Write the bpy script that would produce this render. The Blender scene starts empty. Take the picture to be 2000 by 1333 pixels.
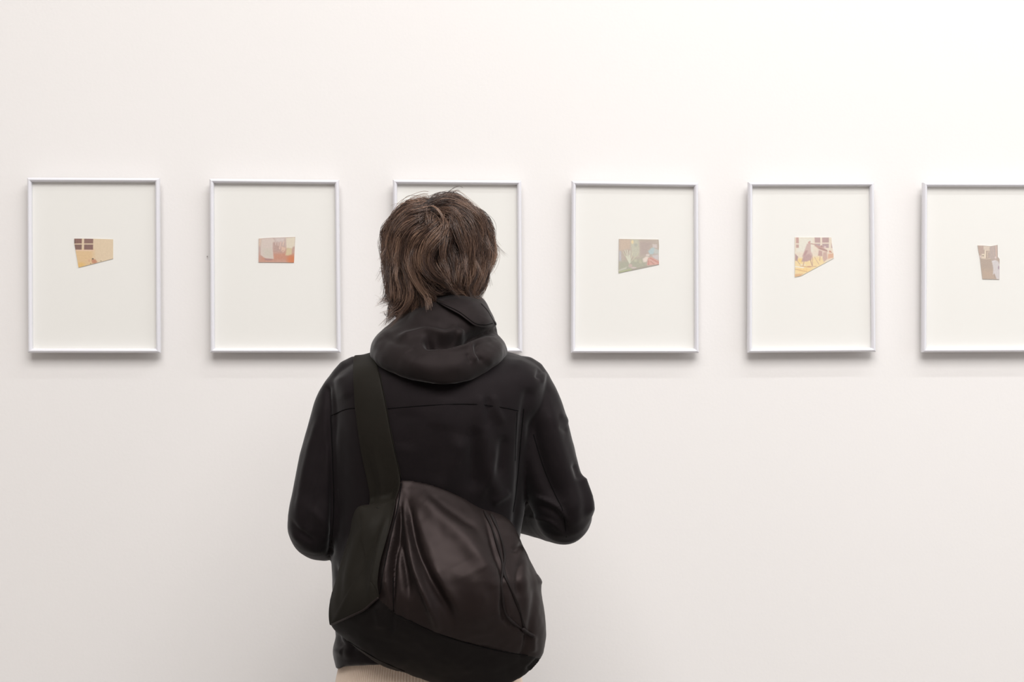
import bpy, bmesh, math, random
import numpy as np
from mathutils import Vector, Matrix, noise
from mathutils.bvhtree import BVHTree
random.seed(7); rng = np.random.default_rng(7)
S = bpy.context.scene
COL = S.collection

# ------------------------------------------------------------------ camera
F = 2778.0; CX = 1000.0; HZ = 596.0
CAM = Vector((0.0, -3.23, 1.50)); YAW = math.radians(3.0)
cd = bpy.data.cameras.new('camera'); cam = bpy.data.objects.new('camera', cd); COL.objects.link(cam)
cam.location = CAM; cam.rotation_euler = (math.pi/2, 0, -YAW)
cd.sensor_width = 36; cd.lens = F*36/2000; cd.shift_y = (HZ-666.5)/2000
cd.clip_start = 0.05
S.camera = cam
FW = Vector((math.sin(YAW), math.cos(YAW), 0)); RT = Vector((math.cos(YAW), -math.sin(YAW), 0)); UP = Vector((0, 0, 1))

# ------------------------------------------------------------------ light
S.view_settings.view_transform = 'Standard'; S.view_settings.look = 'None'
S.view_settings.gamma = 1; S.view_settings.use_curve_mapping = False
S.view_settings.exposure = 0.32
w = bpy.data.worlds.new('world'); S.world = w; w.use_nodes = True
w.node_tree.nodes['Background'].inputs[0].default_value = (0.9, 0.93, 1, 1)
w.node_tree.nodes['Background'].inputs[1].default_value = 0.3

def area(name, loc, target, sx, sy, power, col):
    l = bpy.data.lights.new(name, 'AREA'); l.shape = 'RECTANGLE'; l.size = sx; l.size_y = sy
    l.energy = power; l.color = col
    o = bpy.data.objects.new(name, l); COL.objects.link(o); o.location = loc
    o.rotation_euler = (Vector(target)-Vector(loc)).to_track_quat('-Z', 'Y').to_euler()
    return o
area('line_lamp', (2.4, -1.25, 3.86), (2.4, -0.10, 2.0), 4.6, 0.05, 24, (.96, 0.985, 1.0))
area('ceiling_panel_lamp', (.6, -4.5, 4.90), (.6, -4.5, 0), 4.6, 4.0, 345, (1, 0.986, 0.974))
area('added_side_light', (4.85, -2.6, 2.1), (0.0, -1.6, 1.5), 3.0, 2.4, 15, (0.80, 0.91, 1.0))  # unseen source, added for a cool tint and a rim on the right arm

# ------------------------------------------------------------------ helpers
def P(px, py, Y):
    d = FW*F + RT*(px-CX) - UP*(py-HZ)
    return CAM + d*((Y-CAM.y)/d.y)
def proj(co):
    d = co - np.array(CAM)
    z = d @ np.array(FW); x = d @ np.array(RT)
    return np.stack([CX + F*x/z, HZ - F*d[:, 2]/z], 1)

def empty(name, loc, label=None, cat=None, group=None):
    o = bpy.data.objects.new(name, None); COL.objects.link(o); o.location = loc; o.empty_display_size = .05
    if label: o['label'] = label
    if cat: o['category'] = cat
    if group: o['group'] = group
    return o
def obj(name, me, mat=None, parent=None, smooth=False, label=None):
    o = bpy.data.objects.new(name, me); COL.objects.link(o); me.name = name
    if mat is not None and not me.materials: me.materials.append(mat)
    if smooth: me.polygons.foreach_set('use_smooth', [True]*len(me.polygons))
    if parent:
        # geometry is written in world space: undo the parents' offset
        off = Vector((0, 0, 0)); p = parent
        while p: off += p.location; p = p.parent
        o.parent = parent; o.location = -off
    if label: o['label'] = label
    return o
def mesh(verts, faces):
    me = bpy.data.meshes.new('m'); me.from_pydata([tuple(v) for v in verts], [], [tuple(f) for f in faces]); me.update()
    return me
def recentre(o):
    """move the origin of a world-space mesh child to its own centre"""
    me = o.data; n = len(me.vertices); a = np.empty(n*3, np.float32); me.vertices.foreach_get('co', a); a = a.reshape(-1, 3)
    c = (a.min(0)+a.max(0))/2; a -= c; me.vertices.foreach_set('co', a.ravel()); me.update()
    o.location = o.location + Vector(c.tolist())
def fixnormals(me):
    bm = bmesh.new(); bm.from_mesh(me); bmesh.ops.recalc_face_normals(bm, faces=bm.faces); bm.to_mesh(me); bm.free(); me.update()
def box(x0, x1, y0, y1, z0, z1, bev=0):
    bm = bmesh.new()
    bmesh.ops.create_cube(bm, size=1, matrix=Matrix.Translation(((x0+x1)/2, (y0+y1)/2, (z0+z1)/2)) @ Matrix.Diagonal((x1-x0, y1-y0, z1-z0, 1)))
    if bev: bmesh.ops.bevel(bm, geom=bm.edges[:], offset=bev, segments=2, affect='EDGES')
    me = bpy.data.meshes.new('box'); bm.to_mesh(me); bm.free(); return me
def loft(rings, closed_ends=True):
    n = len(rings[0]); V = [p for r in rings for p in r]; Fc = []
    for i in range(len(rings)-1):
        for j in range(n):
            k = (j+1) % n
            Fc.append((i*n+j, i*n+k, (i+1)*n+k, (i+1)*n+j))
    if closed_ends:
        Fc.append(tuple(range(n))[::-1]); Fc.append(tuple((len(rings)-1)*n+j for j in range(n)))
    return V, Fc
def catmull(pts, n):
    """resample a polyline (rows of floats) smoothly: n steps per span"""
    p = np.array(pts, float); q = np.vstack([2*p[0]-p[1], p, 2*p[-1]-p[-2]]); out = []
    for i in range(1, len(q)-2):
        for t in np.linspace(0, 1, n, endpoint=False):
            a, b, c, d = q[i-1], q[i], q[i+1], q[i+2]
            out.append(.5*((2*b)+(-a+c)*t+(2*a-5*b+4*c-d)*t*t+(-a+3*b-3*c+d)*t**3))
    out.append(p[-1]); return np.array(out)
def tube(pts, radii, segs=20, n=6, caps=True):
    """closed tapered tube with round ends through 3-D points"""
    q = catmull([list(p)+[r] for p, r in zip(pts, radii)], n)
    c = q[:, :3]; r = q[:, 3]
    tan = np.gradient(c, axis=0); tan /= np.linalg.norm(tan, axis=1)[:, None]
    up = np.array([0.13, .1, 1.0]); 
    if abs(tan[0] @ (up/np.linalg.norm(up))) > .9: up = np.array([0.1, 1, .1])
    rings = []; u = np.cross(tan[0], up); u /= np.linalg.norm(u)
    def ring(ci, ui, vi, ri): return [ci+ri*(math.cos(a)*ui+math.sin(a)*vi) for a in np.linspace(0, 2*math.pi, segs, endpoint=False)]
    for i in range(len(c)):
        u = u - tan[i]*(u @ tan[i]); u /= np.linalg.norm(u); v = np.cross(tan[i], u)
        if i == 0 and caps:
            for a in (75, 50, 25): rings.append(ring(c[0]-tan[0]*r[0]*math.sin(math.radians(a)), u, v, r[0]*math.cos(math.radians(a))))
        rings.append(ring(c[i], u, v, r[i]))
        if i == len(c)-1 and caps:
            for a in (25, 50, 75): rings.append(ring(c[i]+tan[i]*r[i]*math.sin(math.radians(a)), u, v, r[i]*math.cos(math.radians(a))))
    return loft(rings)
def join(parts):
    V = []; Fc = []
    for v, f in parts:
        b = len(V); V += list(v); Fc += [tuple(i+b for i in q) for q in f]
    return V, Fc
def remesh(parts, voxel, smooth_it=3):
    me = mesh(*join(parts)); fixnormals(me)
    o = bpy.data.objects.new('tmp', me); COL.objects.link(o)
    m = o.modifiers.new('r', 'REMESH'); m.mode = 'VOXEL'; m.voxel_size = voxel; m.use_smooth_shade = True
    if smooth_it:
        s = o.modifiers.new('s', 'SMOOTH'); s.factor = .5; s.iterations = smooth_it
    dg = bpy.context.evaluated_depsgraph_get(); dg.update()
    r = bpy.data.meshes.new_from_object(o.evaluated_get(dg))
    bpy.data.objects.remove(o); return r
def co_of(me):
    a = np.empty(len(me.vertices)*3, np.float32); me.vertices.foreach_get('co', a); return a.reshape(-1, 3).astype(float)
def no_of(me):
    a = np.empty(len(me.vertices)*3, np.float32); me.vertex_normals.foreach_get('vector', a); return a.reshape(-1, 3).astype(float)
def set_co(me, a):
    me.vertices.foreach_set('co', a.astype(np.float32).ravel()); me.update()
def seg_dist(q, line):
    """distance of 2-D points to a polyline, parameter 0..1 along it, and side"""
    line = np.array(line, float); L = np.linalg.norm(np.diff(line, axis=0), axis=1); tot = L.sum(); acc = 0
    best = np.full(len(q), 1e9); par = np.zeros(len(q)); side = np.zeros(len(q))
    for i in range(len(line)-1):
        a, b = line[i], line[i+1]; d = b-a; t = np.clip(((q-a) @ d)/(d @ d), 0, 1)
        v = q-(a+t[:, None]*d); dist = np.hypot(v[:, 0], v[:, 1]); m = dist < best
        best[m] = dist[m]; par[m] = ((acc+t*L[i])/tot)[m]; side[m] = np.sign(d[0]*v[:, 1]-d[1]*v[:, 0])[m]; acc += L[i]
    return best, par, side
def sculpt(me, strokes, back=False):
    """folds of the cloth: each stroke is (points as seen from behind the person, width, height in metres[, kind])"""
    co = co_of(me); no = no_of(me); q = proj(co)
    face = np.clip(-(no[:, 1])*2.2+.25, 0, 1)
    disp = np.zeros(len(co))
    for s in strokes:
        line, wd, amp = s[:3]; kind = s[3] if len(s) > 3 else 'g'
        lim = wd*4; ln = catmull(line, 4) if len(line) > 2 else np.array(line, float)
        m = np.where((q[:, 0] > ln[:, 0].min()-lim) & (q[:, 0] < ln[:, 0].max()+lim) & (q[:, 1] > ln[:, 1].min()-lim) & (q[:, 1] < ln[:, 1].max()+lim) & (face > 0))[0]
        if not len(m): continue
        d, t, sd = seg_dist(q[m], ln)
        env = np.clip(np.minimum(t, 1-t)*5+.12, 0, 1)
        if kind == 'g': k = np.exp(-(d/wd)**2)*env
        elif kind == 'f': k = np.exp(-(d/wd)**2)                       # full to both ends
        else:                                                          # 's': sharp on one side, soft on the other
            k = np.where(sd*(1 if kind == 's' else -1) > 0, np.exp(-(d/wd)**2), np.exp(-(d/(wd*.3))**2))*env
        disp[m] += amp*k*face[m]
    co = co + no*disp[:, None]; set_co(me, co)
def ripple(me, scale, amp, seed=0, aniso=(1, 1, 1)):
    co = co_of(me); no = no_of(me)
    d = np.array([noise.noise(Vector((c[0]*scale*aniso[0]+seed, c[1]*scale*aniso[1], c[2]*scale*aniso[2]))) for c in co])
    set_co(me, co+no*(d*amp)[:, None])
def bvh_of(me): return BVHTree.FromPolygons([v.co for v in me.vertices], [tuple(p.vertices) for p in me.polygons])
def hit(bvhs, px, py):
    """point of the modelled surface seen at (px,py) from behind the person"""
    d = (FW*F + RT*(px-CX) - UP*(py-HZ)).normalized(); best = None
    for b in bvhs:
        h = b.ray_cast(CAM, d)
        if h[0] is not None and (best is None or h[3] < best[3]): best = h
    return best

# ------------------------------------------------------------------ materials
def mat(name, col, rough=.6, spec=.5, sheen=0, bump=None, metallic=0, coat=0, var=None, sheen_rough=.5, tint=(1, 1, 1)):
    m = bpy.data.materials.new(name); m.use_nodes = True; nt = m.node_tree; b = nt.nodes['Principled BSDF']
    b.inputs['Base Color'].default_value = (*col, 1); b.inputs['Roughness'].default_value = rough
    b.inputs['Specular IOR Level'].default_value = spec; b.inputs['Metallic'].default_value = metallic
    b.inputs['Specular Tint'].default_value = (*tint, 1); b.inputs['Sheen Weight'].default_value = sheen; b.inputs['Sheen Roughness'].default_value = sheen_rough
    b.inputs['Coat Weight'].default_value = coat
    tc = nt.nodes.new('ShaderNodeTexCoord')
    if var:
        n = nt.nodes.new('ShaderNodeTexNoise'); n.inputs['Scale'].default_value = var[0]; n.inputs['Detail'].default_value = 4
        mx = nt.nodes.new('ShaderNodeMix'); mx.data_type = 'RGBA'
        mx.inputs[6].default_value = (*[c*(1-var[1]) for c in col], 1); mx.inputs[7].default_value = (*[min(1, c*(1+var[1])) for c in col], 1)
        nt.links.new(tc.outputs['Object'], n.inputs['Vector']); nt.links.new(n.outputs['Fac'], mx.inputs[0]); nt.links.new(mx.outputs[2], b.inputs['Base Color'])
    if bump:
        n = nt.nodes.new('ShaderNodeTexNoise'); n.inputs['Scale'].default_value = bump[0]; n.inputs['Detail'].default_value = 3
        bp = nt.nodes.new('ShaderNodeBump'); bp.inputs['Strength'].default_value = bump[1]; bp.inputs['Distance'].default_value = bump[2]
        nt.links.new(tc.outputs['Object'], n.inputs['Vector']); nt.links.new(n.outputs['Fac'], bp.inputs['Height']); nt.links.new(bp.outputs['Normal'], b.inputs['Normal'])
    return m
M_wall = mat('white_wall_paint', (.865, .838, .820), .9, .2, bump=(140, .10, .002))
M_dark = mat('grey_brown_wall_paint', (.08, .073, .07), .8, .3)
M_floor = mat('pale_concrete', (.27, .25, .235), .6, .3, var=(3, .08), bump=(40, .1, .002))
M_ceil = mat('ceiling_paint', (.85, .84, .83), .9, .2)
M_rail = mat('white_lacquered_metal', (.80, .79, .83), .22, .6)
M_mat = mat('mount_board_paper', (.90, .875, .848), .85, .2, bump=(900, .05, .0005))
M_back = mat('frame_backing', (.55, .5, .45), .8)
M_metal = mat('nail_metal', (.25, .23, .22), .4, metallic=.8)
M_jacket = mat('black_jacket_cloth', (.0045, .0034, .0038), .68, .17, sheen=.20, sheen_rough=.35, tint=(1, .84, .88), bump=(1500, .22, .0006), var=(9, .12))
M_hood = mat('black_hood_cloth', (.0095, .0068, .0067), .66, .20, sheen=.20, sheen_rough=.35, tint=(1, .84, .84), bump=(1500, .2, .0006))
M_bag = mat('dark_brown_bag_nylon', (.0072, .0046, .0042), .48, .26, sheen=.01, tint=(1, .8, .78), bump=(1700, .18, .0005), var=(12, .08))
M_base = mat('shade_darkened_bag_cloth', (.0058, .0042, .0040), .58, .13, bump=(1700, .18, .0005))  # bag cloth, darkened to put the shade under the bulge into its colour
M_strap = mat('dark_olive_strap_webbing', (.0108, .0090, .0064), .65, .12, bump=(1500, .3, .0006))
M_seam = mat('dark_seam_thread', (.0042, .0038, .004), .9, .05)
M_cord = mat('dark_cord', (.010, .0068, .0065), .6, .16)
M_knit = mat('cream_rib_knit', (.80, .67, .56), .9, .15, sheen=.15, bump=(900, .3, .001), var=(30, .05))
M_skin = mat('skin', (.55, .33, .24), .5, .4)
M_trouser = mat('dark_trousers', (.03, .03, .035), .8, .3, bump=(900, .2, .0006))
M_shoe = mat('black_leather', (.02, .02, .02), .35, .5)
M_sole = mat('rubber_sole', (.6, .58, .54), .7, .3)
M_eye = mat('eye_white', (.8, .78, .75), .15, .5)
M_lamp = mat('lamp_housing', (.75, .75, .75), .4, .5)

def hairmat():
    m = bpy.data.materials.new('brown_hair'); m.use_nodes = True; nt = m.node_tree; b = nt.nodes['Principled BSDF']
    a = nt.nodes.new('ShaderNodeAttribute'); a.attribute_name = 'tone'
    r = nt.nodes.new('ShaderNodeValToRGB'); e = r.color_ramp.elements
    e[0].position = 0; e[0].color = (.020, .011, .008, 1); e[1].position = 1; e[1].color = (.38, .23, .155, 1)
    x = e.new(.5); x.color = (.105, .058, .041, 1)
    nt.links.new(a.outputs['Fac'], r.inputs[0]); nt.links.new(r.outputs[0], b.inputs['Base Color'])
    b.inputs['Roughness'].default_value = .33; b.inputs['Specular IOR Level'].default_value = .7
    return m
M_hair = hairmat(); M_haircap = mat('dark_hair_base', (.016, .009, .007), .7, .3)
def glassmat():
    m = bpy.data.materials.new('picture_glass'); m.use_nodes = True; nt = m.node_tree; nt.nodes.clear()
    o = nt.nodes.new('ShaderNodeOutputMaterial'); t = nt.nodes.new('ShaderNodeBsdfTransparent'); g = nt.nodes.new('ShaderNodeBsdfGlossy')
    f = nt.nodes.new('ShaderNodeFresnel'); mx = nt.nodes.new('ShaderNodeMixShader')
    t.inputs[0].default_value = (.995, .998, .994, 1); g.inputs['Roughness'].default_value = .03; f.inputs[0].default_value = 1.5
    ge = nt.nodes.new('ShaderNodeNewGeometry'); ml = nt.nodes.new('ShaderNodeMath'); ml.operation = 'SUBTRACT'; ml.inputs[0].default_value = 1
    m2 = nt.nodes.new('ShaderNodeMath'); m2.operation = 'MULTIPLY'
    nt.links.new(ge.outputs['Backfacing'], ml.inputs[1]); nt.links.new(ml.outputs[0], m2.inputs[0]); nt.links.new(f.outputs[0], m2.inputs[1])
    nt.links.new(m2.outputs[0], mx.inputs[0]); nt.links.new(t.outputs[0], mx.inputs[1]); nt.links.new(g.outputs[0], mx.inputs[2]); nt.links.new(mx.outputs[0], o.inputs[0])
    return m
M_glass = glassmat()
def printmat():
    m = bpy.data.materials.new('glare_paled_print'); m.use_nodes = True; nt = m.node_tree; b = nt.nodes['Principled BSDF']  # ink colours include the pale haze of reflections on the glass
    a = nt.nodes.new('ShaderNodeAttribute'); a.attribute_name = 'ink'
    nt.links.new(a.outputs['Color'], b.inputs['Base Color']); b.inputs['Roughness'].default_value = .5
    return m
M_print = printmat()

# ------------------------------------------------------------------ room
def struct(name, me, m):
    o = obj(name, me, m); o['kind'] = 'structure'; recentre(o); return o
H = 5.0
struct('wall_back', box(-5, 5.0, 0, .2, 0, H), M_wall)
struct('wall_left', box(-5.2, -5, -8, .2, 0, H), M_wall)
struct('wall_front', box(-5.2, 5.2, -8.2, -8, 0, H), M_dark)
bm = bmesh.new()
for (y0, y1, z0, z1) in ((-8, -4.1, 0, H), (-1.1, .2, 0, H), (-4.1, -1.1, 0, .9), (-4.1, -1.1, 3.3, H)):
    bmesh.ops.create_cube(bm, size=1, matrix=Matrix.Translation((5.1, (y0+y1)/2, (z0+z1)/2)) @ Matrix.Diagonal((.2, y1-y0, z1-z0, 1)))
me = bpy.data.meshes.new('wr'); bm.to_mesh(me); bm.free(); struct('wall_right', me, M_wall)
bm = bmesh.new()
for (y0, y1, z0, z1) in ((-4.1, -4.04, .9, 3.3), (-1.16, -1.1, .9, 3.3), (-4.04, -1.16, .9, .96), (-4.04, -1.16, 3.24, 3.3), (-2.63, -2.57, .96, 3.24)):
    bmesh.ops.create_cube(bm, size=1, matrix=Matrix.Translation((5.08, (y0+y1)/2, (z0+z1)/2)) @ Matrix.Diagonal((.08, y1-y0, z1-z0, 1)))
me = bpy.data.meshes.new('wf'); bm.to_mesh(me); bm.free(); wn = struct('added_window_1', me, M_rail)  # unseen window, added to go with the cool side light
obj('pane', box(5.09, 5.096, -4.05, -1.15, .95, 3.25), M_glass, wn)
struct('floor', box(-5.2, 5.2, -8.2, .2, -.1, 0), M_floor)
struct('ceiling', box(-5.2, 5.2, -8.2, .2, H, H+.1), M_ceil)
struct('baseboard_back', box(-5, 5, -.012, 0, 0, .08, .002), M_ceil)

# lamps of the room (above the frame of the picture)
t = empty('line_light', (2.4, -1.25, H), 'long thin white ceiling line light running parallel to the picture wall', 'light')
obj('housing', box(.1, 4.7, -1.29, -1.21, 3.87, 3.93, .004), M_lamp, t)
for xx in (.3, 2.4, 4.5):
    me = mesh(*tube([(xx, -1.25, 3.92), (xx, -1.25, H)], [.002, .002], 8, 2, False)); fixnormals(me); obj('suspension_cable', me, M_metal, t)
t = empty('ceiling_light_panel', (.6, -4.5, H), 'large square white ceiling light panel behind the viewer', 'light')
obj('housing', box(-1.75, 2.95, -6.55, -2.45, 4.93, 5.0, .004), M_lamp, t)

# ------------------------------------------------------------------ framed pictures
FRONT, MATY, BACK = -.031, -.018, -.015
def raster(shapes, gx, gy, bg):
    """flat print of coloured patches; gx, gy in print coordinates; colours are sRGB 0-255"""
    c = np.zeros((gx.size, 3)) + np.array(bg, float); q = np.stack([gx.ravel(), gy.ravel()], 1)
    for s in shapes:
        k = s[0]
        if k == 'p':
            _, col, pts, soft = s; pts = np.array(pts, float); ins = np.zeros(len(q), bool)
            for i in range(len(pts)):
                a, b = pts[i], pts[(i+1) % len(pts)]
                cond = ((a[1] > q[:, 1]) != (b[1] > q[:, 1]))
                with np.errstate(all='ignore'): xx = (b[0]-a[0])*(q[:, 1]-a[1])/(b[1]-a[1])+a[0]
                ins ^= cond & (q[:, 0] < xx)
            d, _, _ = seg_dist(q, np.vstack([pts, pts[:1]]))
            al = np.clip(.5+np.where(ins, d, -d)/(2*soft), 0, 1)
        elif k == 'l':
            _, col, pts, wd = s; d, _, _ = seg_dist(q, pts); al = np.clip(.5+(wd-d)/8, 0, 1)
        else:
            _, col, (x, y, rx, ry), soft = s; al = np.clip((1-np.hypot((q[:, 0]-x)/rx, (q[:, 1]-y)/ry))*soft, 0, 1)
        op = s[4] if len(s) > 4 else 1
        c = c*(1-al[:, None]*op)+np.array(col, float)*al[:, None]*op
    return c
def coons(T, B, L, R, nu, nv):
    def ev(pl, n):
        pl = np.array(pl, float); s = np.r_[0, np.cumsum(np.linalg.norm(np.diff(pl, axis=0), axis=1))]; s /= s[-1]
        t = np.linspace(0, 1, n); return np.stack([np.interp(t, s, pl[:, 0]), np.interp(t, s, pl[:, 1])], 1)
    T, B, L, R = ev(T, nu), ev(B, nu), ev(L, nv), ev(R, nv)
    u = np.linspace(0, 1, nu)[None, :, None]; v = np.linspace(0, 1, nv)[:, None, None]
    return (1-v)*T[None]+v*B[None]+(1-u)*L[:, None]+u*R[:, None]-((1-u)*(1-v)*T[0]+u*(1-v)*T[-1]+(1-u)*v*B[0]+u*v*B[-1])
def print_mesh(edges, origin, sc, shapes, bg, ghost):
    g = coons(*edges, 130, 110); nv, nu, _ = g.shape
    col = raster(shapes, g[..., 0], g[..., 1], bg)/255
    fine = np.array([noise.noise(Vector((x*.03, y*.03, ghost*9))) for x, y in g.reshape(-1, 2)])[:, None]*.02
    col = np.clip(col+fine, 0, 1)
    lin = np.where(col <= .04045, col/12.92, ((col+.055)/1.055)**2.4)*.97
    Yf = MATY-.0016; V = []
    for (x, y) in g.reshape(-1, 2): V.append(P(origin[0]+x/sc, origin[1]+y/sc, Yf))
    n = len(V); Fc = [(j*nu+i, (j+1)*nu+i, (j+1)*nu+i+1, j*nu+i+1) for j in range(nv-1) for i in range(nu-1)]
    rim = [i for i in range(nu)]+[j*nu+nu-1 for j in range(1, nv)]+[(nv-1)*nu+i for i in range(nu-2, -1, -1)]+[j*nu for j in range(nv-2, 0, -1)]
    bk = []
    for r in rim: V.append(Vector((V[r].x, MATY-.0002, V[r].z))); bk.append(len(V)-1)
    for k in range(len(rim)):
        k2 = (k+1) % len(rim); Fc.append((rim[k], rim[k2], bk[k2], bk[k]))
    me = mesh(V, Fc)
    at = me.color_attributes.new('ink', 'FLOAT_COLOR', 'POINT')
    full = np.ones((len(V), 4), np.float32); full[:n, :3] = lin; full[n:, :3] = (.8, .78, .74)
    at.data.foreach_set('color', full.ravel()); return me

def framed(corners, label, pr, sw=8.5):
    """corners TL, TR, BR, BL of the outer edge"""
    O = [P(x, y, FRONT) for x, y in corners]
    c = sum(O, Vector())/4; t = empty('framed_photograph', (c.x, 0, c.z), label, 'picture', 'white framed photographs in a row on the wall')
    wd = .0098
    def inset(i, d):
        a = (O[(i+1) % 4]-O[i]).normalized(); b = (O[(i-1) % 4]-O[i]).normalized()
        return O[i]+(a+b)*d
    prof = [(0, .0155), (0, .0245), (.05, .0262), (.16, .0285), (.32, .0304), (.5, .0311), (.68, .0304), (.84, .0288), (.96, .0262), (1, .0240), (1, .0150)]
    for i in range(4):
        j = (i+1) % 4; rings = []
        for k in (i, j):
            I = inset(k, wd); rings.append([Vector((O[k].x*(1-s)+I.x*s, -d, O[k].z*(1-s)+I.z*s)) for s, d in prof])
        me = mesh(*loft(rings)); fixnormals(me)
        o = obj('frame_rail', me, M_rail, t); recentre(o)
        es = o.modifiers.new('e', 'BEVEL'); es.width = .0004; es.segments = 1
    # mount board, glass, backing
    I = [inset(k, wd*.85) for k in range(4)]
    def slab(q, y0, y1): return mesh([(p.x, y0, p.z) for p in q]+[(p.x, y1, p.z) for p in q], [(0, 1, 2, 3), (7, 6, 5, 4), (0, 4, 5, 1), (1, 5, 6, 2), (2, 6, 7, 3), (3, 7, 4, 0)])
    m = slab(I, MATY, MATY+.0025); fixnormals(m); obj('mount_board', m, M_mat, t)
    m = slab(I, -.0245, -.0225); fixnormals(m); obj('glass_pane', m, M_glass, t)
    m = slab([inset(k, .045) for k in range(4)], -.0155, 0); fixnormals(m); obj('hanging_batten', m, M_back, t)
    if pr: obj('photo_print', print_mesh(*pr), M_print, t)
    return t

SC = 1575/130
D = (150, 122, 116)
pr1 = (([(303, 318), (740, 322), (1222, 335)], [(405, 1005), (1222, 795)], [(303, 318), (303, 420), (405, 1005)], [(1222, 335), (1222, 795)]), (120, 440), SC, [
    ('p', (233, 200, 158), [(280, 560), (760, 590), (760, 1010), (380, 1020)], 60),
    ('e', (236, 196, 132), (450, 960, 170, 110), 1.6), ('p', (240, 208, 182), [(290, 575), (770, 580), (775, 612), (300, 605)], 8),
    ('p', (148, 114, 106), [(300, 316), (485, 316), (482, 435), (300, 437)], 5), ('p', (152, 120, 112), [(538, 318), (752, 325), (750, 434), (536, 434)], 5),
    ('p', (142, 112, 104), [(300, 460), (482, 460), (478, 580), (300, 580)], 5), ('p', (146, 114, 108), [(536, 460), (750, 460), (748, 582), (534, 580)], 5),
    ('p', (116, 96, 88), [(300, 360), (330, 360), (330, 430), (300, 430)], 12),
    ('p', (208, 150, 122), [(710, 820), (800, 810), (850, 870), (800, 915), (730, 900)], 14), ('e', (120, 104, 92), (742, 800, 26, 22), 3),
    ('e', (226, 180, 150), (655, 840, 22, 44), 2), ('e', (130, 116, 100), (690, 912, 18, 10), 3), ('e', (150, 134, 112), (936, 846, 16, 12), 3)], (234, 212, 184), 1)
pr2 = (([(303, 318), (600, 298), (1172, 278)], [(303, 880), (1140, 888)], [(303, 318), (303, 880)], [(1172, 278), (1140, 888)]), (480, 440), SC, [
    ('p', (208, 154, 134), [(300, 740), (620, 620), (1180, 560), (1180, 900), (290, 900)], 110), ('e', (218, 138, 100), (1100, 820, 170, 150), 1.6),
    ('p', (224, 202, 186), [(300, 320), (380, 320), (360, 500), (300, 480)], 30), ('p', (196, 166, 158), [(640, 400), (760, 420), (900, 640), (660, 640)], 50),
    ('p', (222, 206, 198), [(380, 330), (640, 310), (690, 380), (640, 420), (636, 560), (662, 800), (480, 790), (410, 750), (350, 700), (360, 450)], 10),
    ('p', (216, 206, 194), [(400, 560), (600, 560), (630, 780), (440, 740)], 50), ('p', (176, 142, 140), [(440, 790), (640, 808), (600, 835), (460, 830)], 14),
    ('p', (220, 205, 200), [(690, 300), (930, 292), (900, 400), (700, 400)], 30), ('l', (222, 200, 192), [(705, 420), (710, 470)], 9), ('l', (220, 198, 190), [(760, 420), (765, 480)], 9),
    ('l', (226, 196, 184), [(830, 400), (800, 560)], 14), ('l', (228, 200, 186), [(900, 400), (880, 470)], 12),
    ('p', (232, 220, 202), [(950, 300), (1172, 280), (1160, 500), (1090, 560), (960, 540)], 18), ('p', (220, 202, 168), [(970, 540), (1090, 550), (1090, 690), (1000, 720), (940, 710)], 16),
    ('p', (228, 196, 178), [(840, 500), (940, 540), (930, 600), (880, 640), (840, 600)], 12), ('e', (190, 150, 140), (880, 602, 14, 12), 3), ('p', (204, 172, 162), [(1110, 520), (1150, 510), (1145, 660), (1105, 660)], 14)], (206, 182, 176), 2)
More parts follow.
